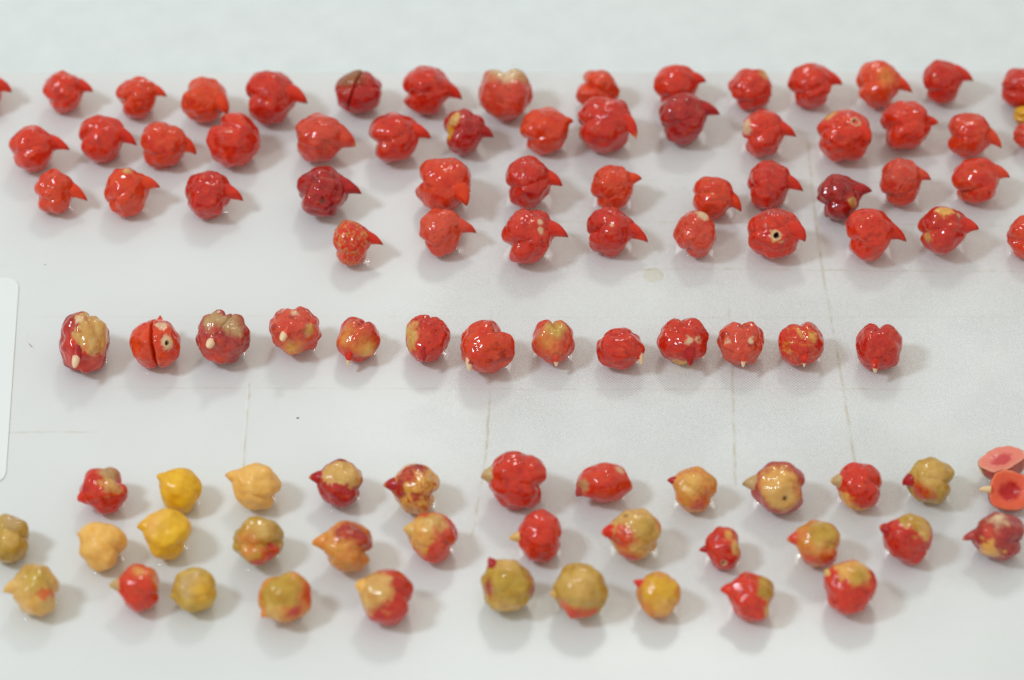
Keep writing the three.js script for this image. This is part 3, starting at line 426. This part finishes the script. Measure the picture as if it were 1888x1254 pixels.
half(1862, 905, 84, 0.92, [-0.1, 0.22, 0.95], [1, 0.1, 0], [[0.78, 0.11, 0.045], [0.50, 0.012, 0.009], [0.80, 0.22, 0.10]], [[0.58, 0.05, 0.025], [0.5, 0.03, 0.02]], 0.22, 'bowl-shaped orange-red chickpea half with dark red hollow and pale root tip', { face: 'orange red cut face with dark red hollow', tip: [1806, 902] });

// ---------------------------------------------------------------- water round the chickpeas, drops, specks
{
  const gs = [];
  for (const [x, z, r, so, k] of films) {
    const seg = 56, rings = 22, pos = [], idx = [];
    for (let i = 0; i <= rings; i++) for (let j = 0; j < seg; j++) {
      const t = i / rings, f = j / seg * Math.PI * 2, wob = 1 + 0.22 * noise(Math.cos(f) * 1.2 + so, Math.sin(f) * 1.2, 2) + 0.1 * noise(Math.cos(f) * 4 + so, Math.sin(f) * 4, 6);
      const rad = r * (0.42 + 0.36 * k * t * wob), y = 0.00001 + r * 0.085 * Math.max(0, 1 - t / 0.7) ** 2 + r * 0.018 * Math.sqrt(Math.max(0, 1 - (Math.max(0, t - 0.72) / 0.28) ** 2));
      pos.push(x + Math.cos(f) * rad, y, z + Math.sin(f) * rad);
      if (i < rings) { const a = i * seg + j, b = i * seg + (j + 1) % seg; idx.push(a, b, a + seg, b, b + seg, a + seg); }
    }
    const g = new THREE.BufferGeometry(); g.setAttribute('position', new THREE.Float32BufferAttribute(pos, 3)); g.setIndex(idx); g.computeVertexNormals(); gs.push(g);
  }
  const water = new THREE.MeshPhysicalMaterial({ color: 0xffffff, roughness: 0.03, transmission: 1, thickness: 0, ior: 1.33 });
  const o = mesh('water_film', mergeGeometries(gs), water, scene); o.castShadow = false; tag(o, 'thin clear water film gathered round the feet of the chickpeas', 'water', null, 'stuff');
  // the water fills the weave of the board there and makes it smooth
  const k = TX / TW, nd = boardMaps.bump.image.data;
  for (const [x, z, r, so, kk] of films) for (let Y = Math.floor((z - 1.5 * r - TZ0) / k); Y < (z + 1.5 * r - TZ0) / k; Y++) for (let X = Math.floor((x - 1.5 * r - TX0) / k); X < (x + 1.5 * r - TX0) / k; X++) {
    if (X < 0 || Y < 0 || X >= TW || Y >= TH) continue;
    const dx = X * k + TX0 - x, dz = Y * k + TZ0 - z, f = Math.atan2(dz, dx), wob = 1 + 0.22 * noise(Math.cos(f) * 1.2 + so, Math.sin(f) * 1.2, 2) + 0.1 * noise(Math.cos(f) * 4 + so, Math.sin(f) * 4, 6);
    const m = 0.9 * (1 - sstep(0.92, 1.0, Math.hypot(dx, dz) / (r * (0.48 + 0.42 * kk * wob)))), q = (Y * TW + X) * 4;
    nd[q] += (127.5 - nd[q]) * m; nd[q + 1] += (127.5 - nd[q + 1]) * m; nd[q + 2] += (255 - nd[q + 2]) * m;
  }
  // stray splashes, tiny domes
  const rnd = rng(77), ds = [];
  const dome = (px, py, r, hh) => { const p = onPlane(px, py), g = new THREE.SphereGeometry(r, 10, 5, 0, Math.PI * 2, 0, Math.PI / 2); g.scale(1, hh / r, 0.8 + 0.4 * rnd()); g.translate(p.x, 0.00001, p.z); g.deleteAttribute('uv'); ds.push(g); };
  for (let i = 0; i < 150; i++) { const q = placed[Math.floor(rnd() * placed.length)], a = rnd() * 6.28, s = q[4] * (0.9 + 1.6 * rnd() ** 2), r = 0.00008 + 0.00022 * rnd() ** 3; const g = new THREE.SphereGeometry(r, 10, 5, 0, Math.PI * 2, 0, Math.PI / 2); g.scale(1, 0.45, 0.8 + 0.4 * rnd()); g.translate(q[1] + Math.cos(a) * s, 0.00001, q[3] + Math.sin(a) * s); g.deleteAttribute('uv'); ds.push(g); }
  for (const [x, y] of [[1868, 1138], [1535, 1182], [1792, 910], [1837, 804], [1765, 874], [97, 853], [92, 900], [1785, 945], [1850, 925], [560, 985], [1640, 850], [1430, 1135]]) dome(x, y, 0.0003, 0.00014);
  const sp = mesh('water_specks', mergeGeometries(ds), water, scene); sp.castShadow = false; tag(sp, 'tiny glinting water specks scattered over the white board', 'water', null, 'stuff');
  // the yellowish drop
  const p = onPlane(1205, 507), g = new THREE.LatheGeometry([[0.00001, 0.0005], [0.0006, 0.00047], [0.0011, 0.00036], [0.0015, 0.0002], [0.0018, 0.00006], [0.00195, 0.00001]].map(([x, y]) => new THREE.Vector2(x, y)), 40);
  const a = g.attributes.position; for (let i = 0; i < a.count; i++) { const f = Math.atan2(a.getZ(i), a.getX(i)), s = 1 + 0.12 * noise(Math.cos(f) * 1.5, Math.sin(f) * 1.5, 3); a.setXYZ(i, a.getX(i) * s, a.getY(i), a.getZ(i) * s); }
  g.computeVertexNormals();
  const d = mesh('water_drop', g, new THREE.MeshPhysicalMaterial({ color: new THREE.Color(0.975, 0.965, 0.91), roughness: 0.06, transmission: 1, thickness: 0, ior: 1.33 }), scene);
  d.position.set(p.x, 0, p.z); tag(d, 'single yellowish drop on bare board in front of the rear block', 'drop');
  const speck = (name, px, py, len, wid, ang, color, label) => {
    const q = onPlane(px, py), s = new THREE.IcosahedronGeometry(1, 3), b = s.attributes.position;
    for (let i = 0; i < b.count; i++) { const v = new THREE.Vector3().fromBufferAttribute(b, i), k = 1 + 0.5 * noise(v.x * 2 + px, v.y * 2, v.z * 2); b.setXYZ(i, v.x * k * len, v.y * 0.00009, v.z * k * wid); }
    s.rotateY(ang); s.computeVertexNormals();
    const o = mesh(numbered(name), s, new THREE.MeshStandardMaterial({ color: new THREE.Color(...color), roughness: 0.8 }), scene); o.position.set(q.x, 0.00005, q.z); tag(o, label, 'speck');
  };
  speck('dark_speck', 549, 771, 0.00026, 0.00013, 0.4, [0.18, 0.18, 0.185], 'tiny blackish speck on bare board before the middle row');
  speck('brown_speck', 56, 637, 0.0006, 0.00007, -0.9, [0.42, 0.34, 0.27], 'thin brown crumb beside the plate and tall dark chickpea');
  speck('brown_speck', 83, 488, 0.00014, 0.00010, 0.2, [0.40, 0.32, 0.25], 'minute brown speck above the plate at the edge');
}
let report = 0;
for (let i = 0; i < placed.length; i++) for (let j = 0; j < i; j++) {
  const [a, ax, ay, az, ar] = placed[i], [b, bx, by, bz, br] = placed[j], g = Math.hypot(ax - bx, ay - by, az - bz) - ar - br;
  if (g < -0.0003 && report++ < 30) console.log((g * 1000).toFixed(2) + ' mm: ' + a + ' / ' + b);
}
renderer.render(scene, camera);
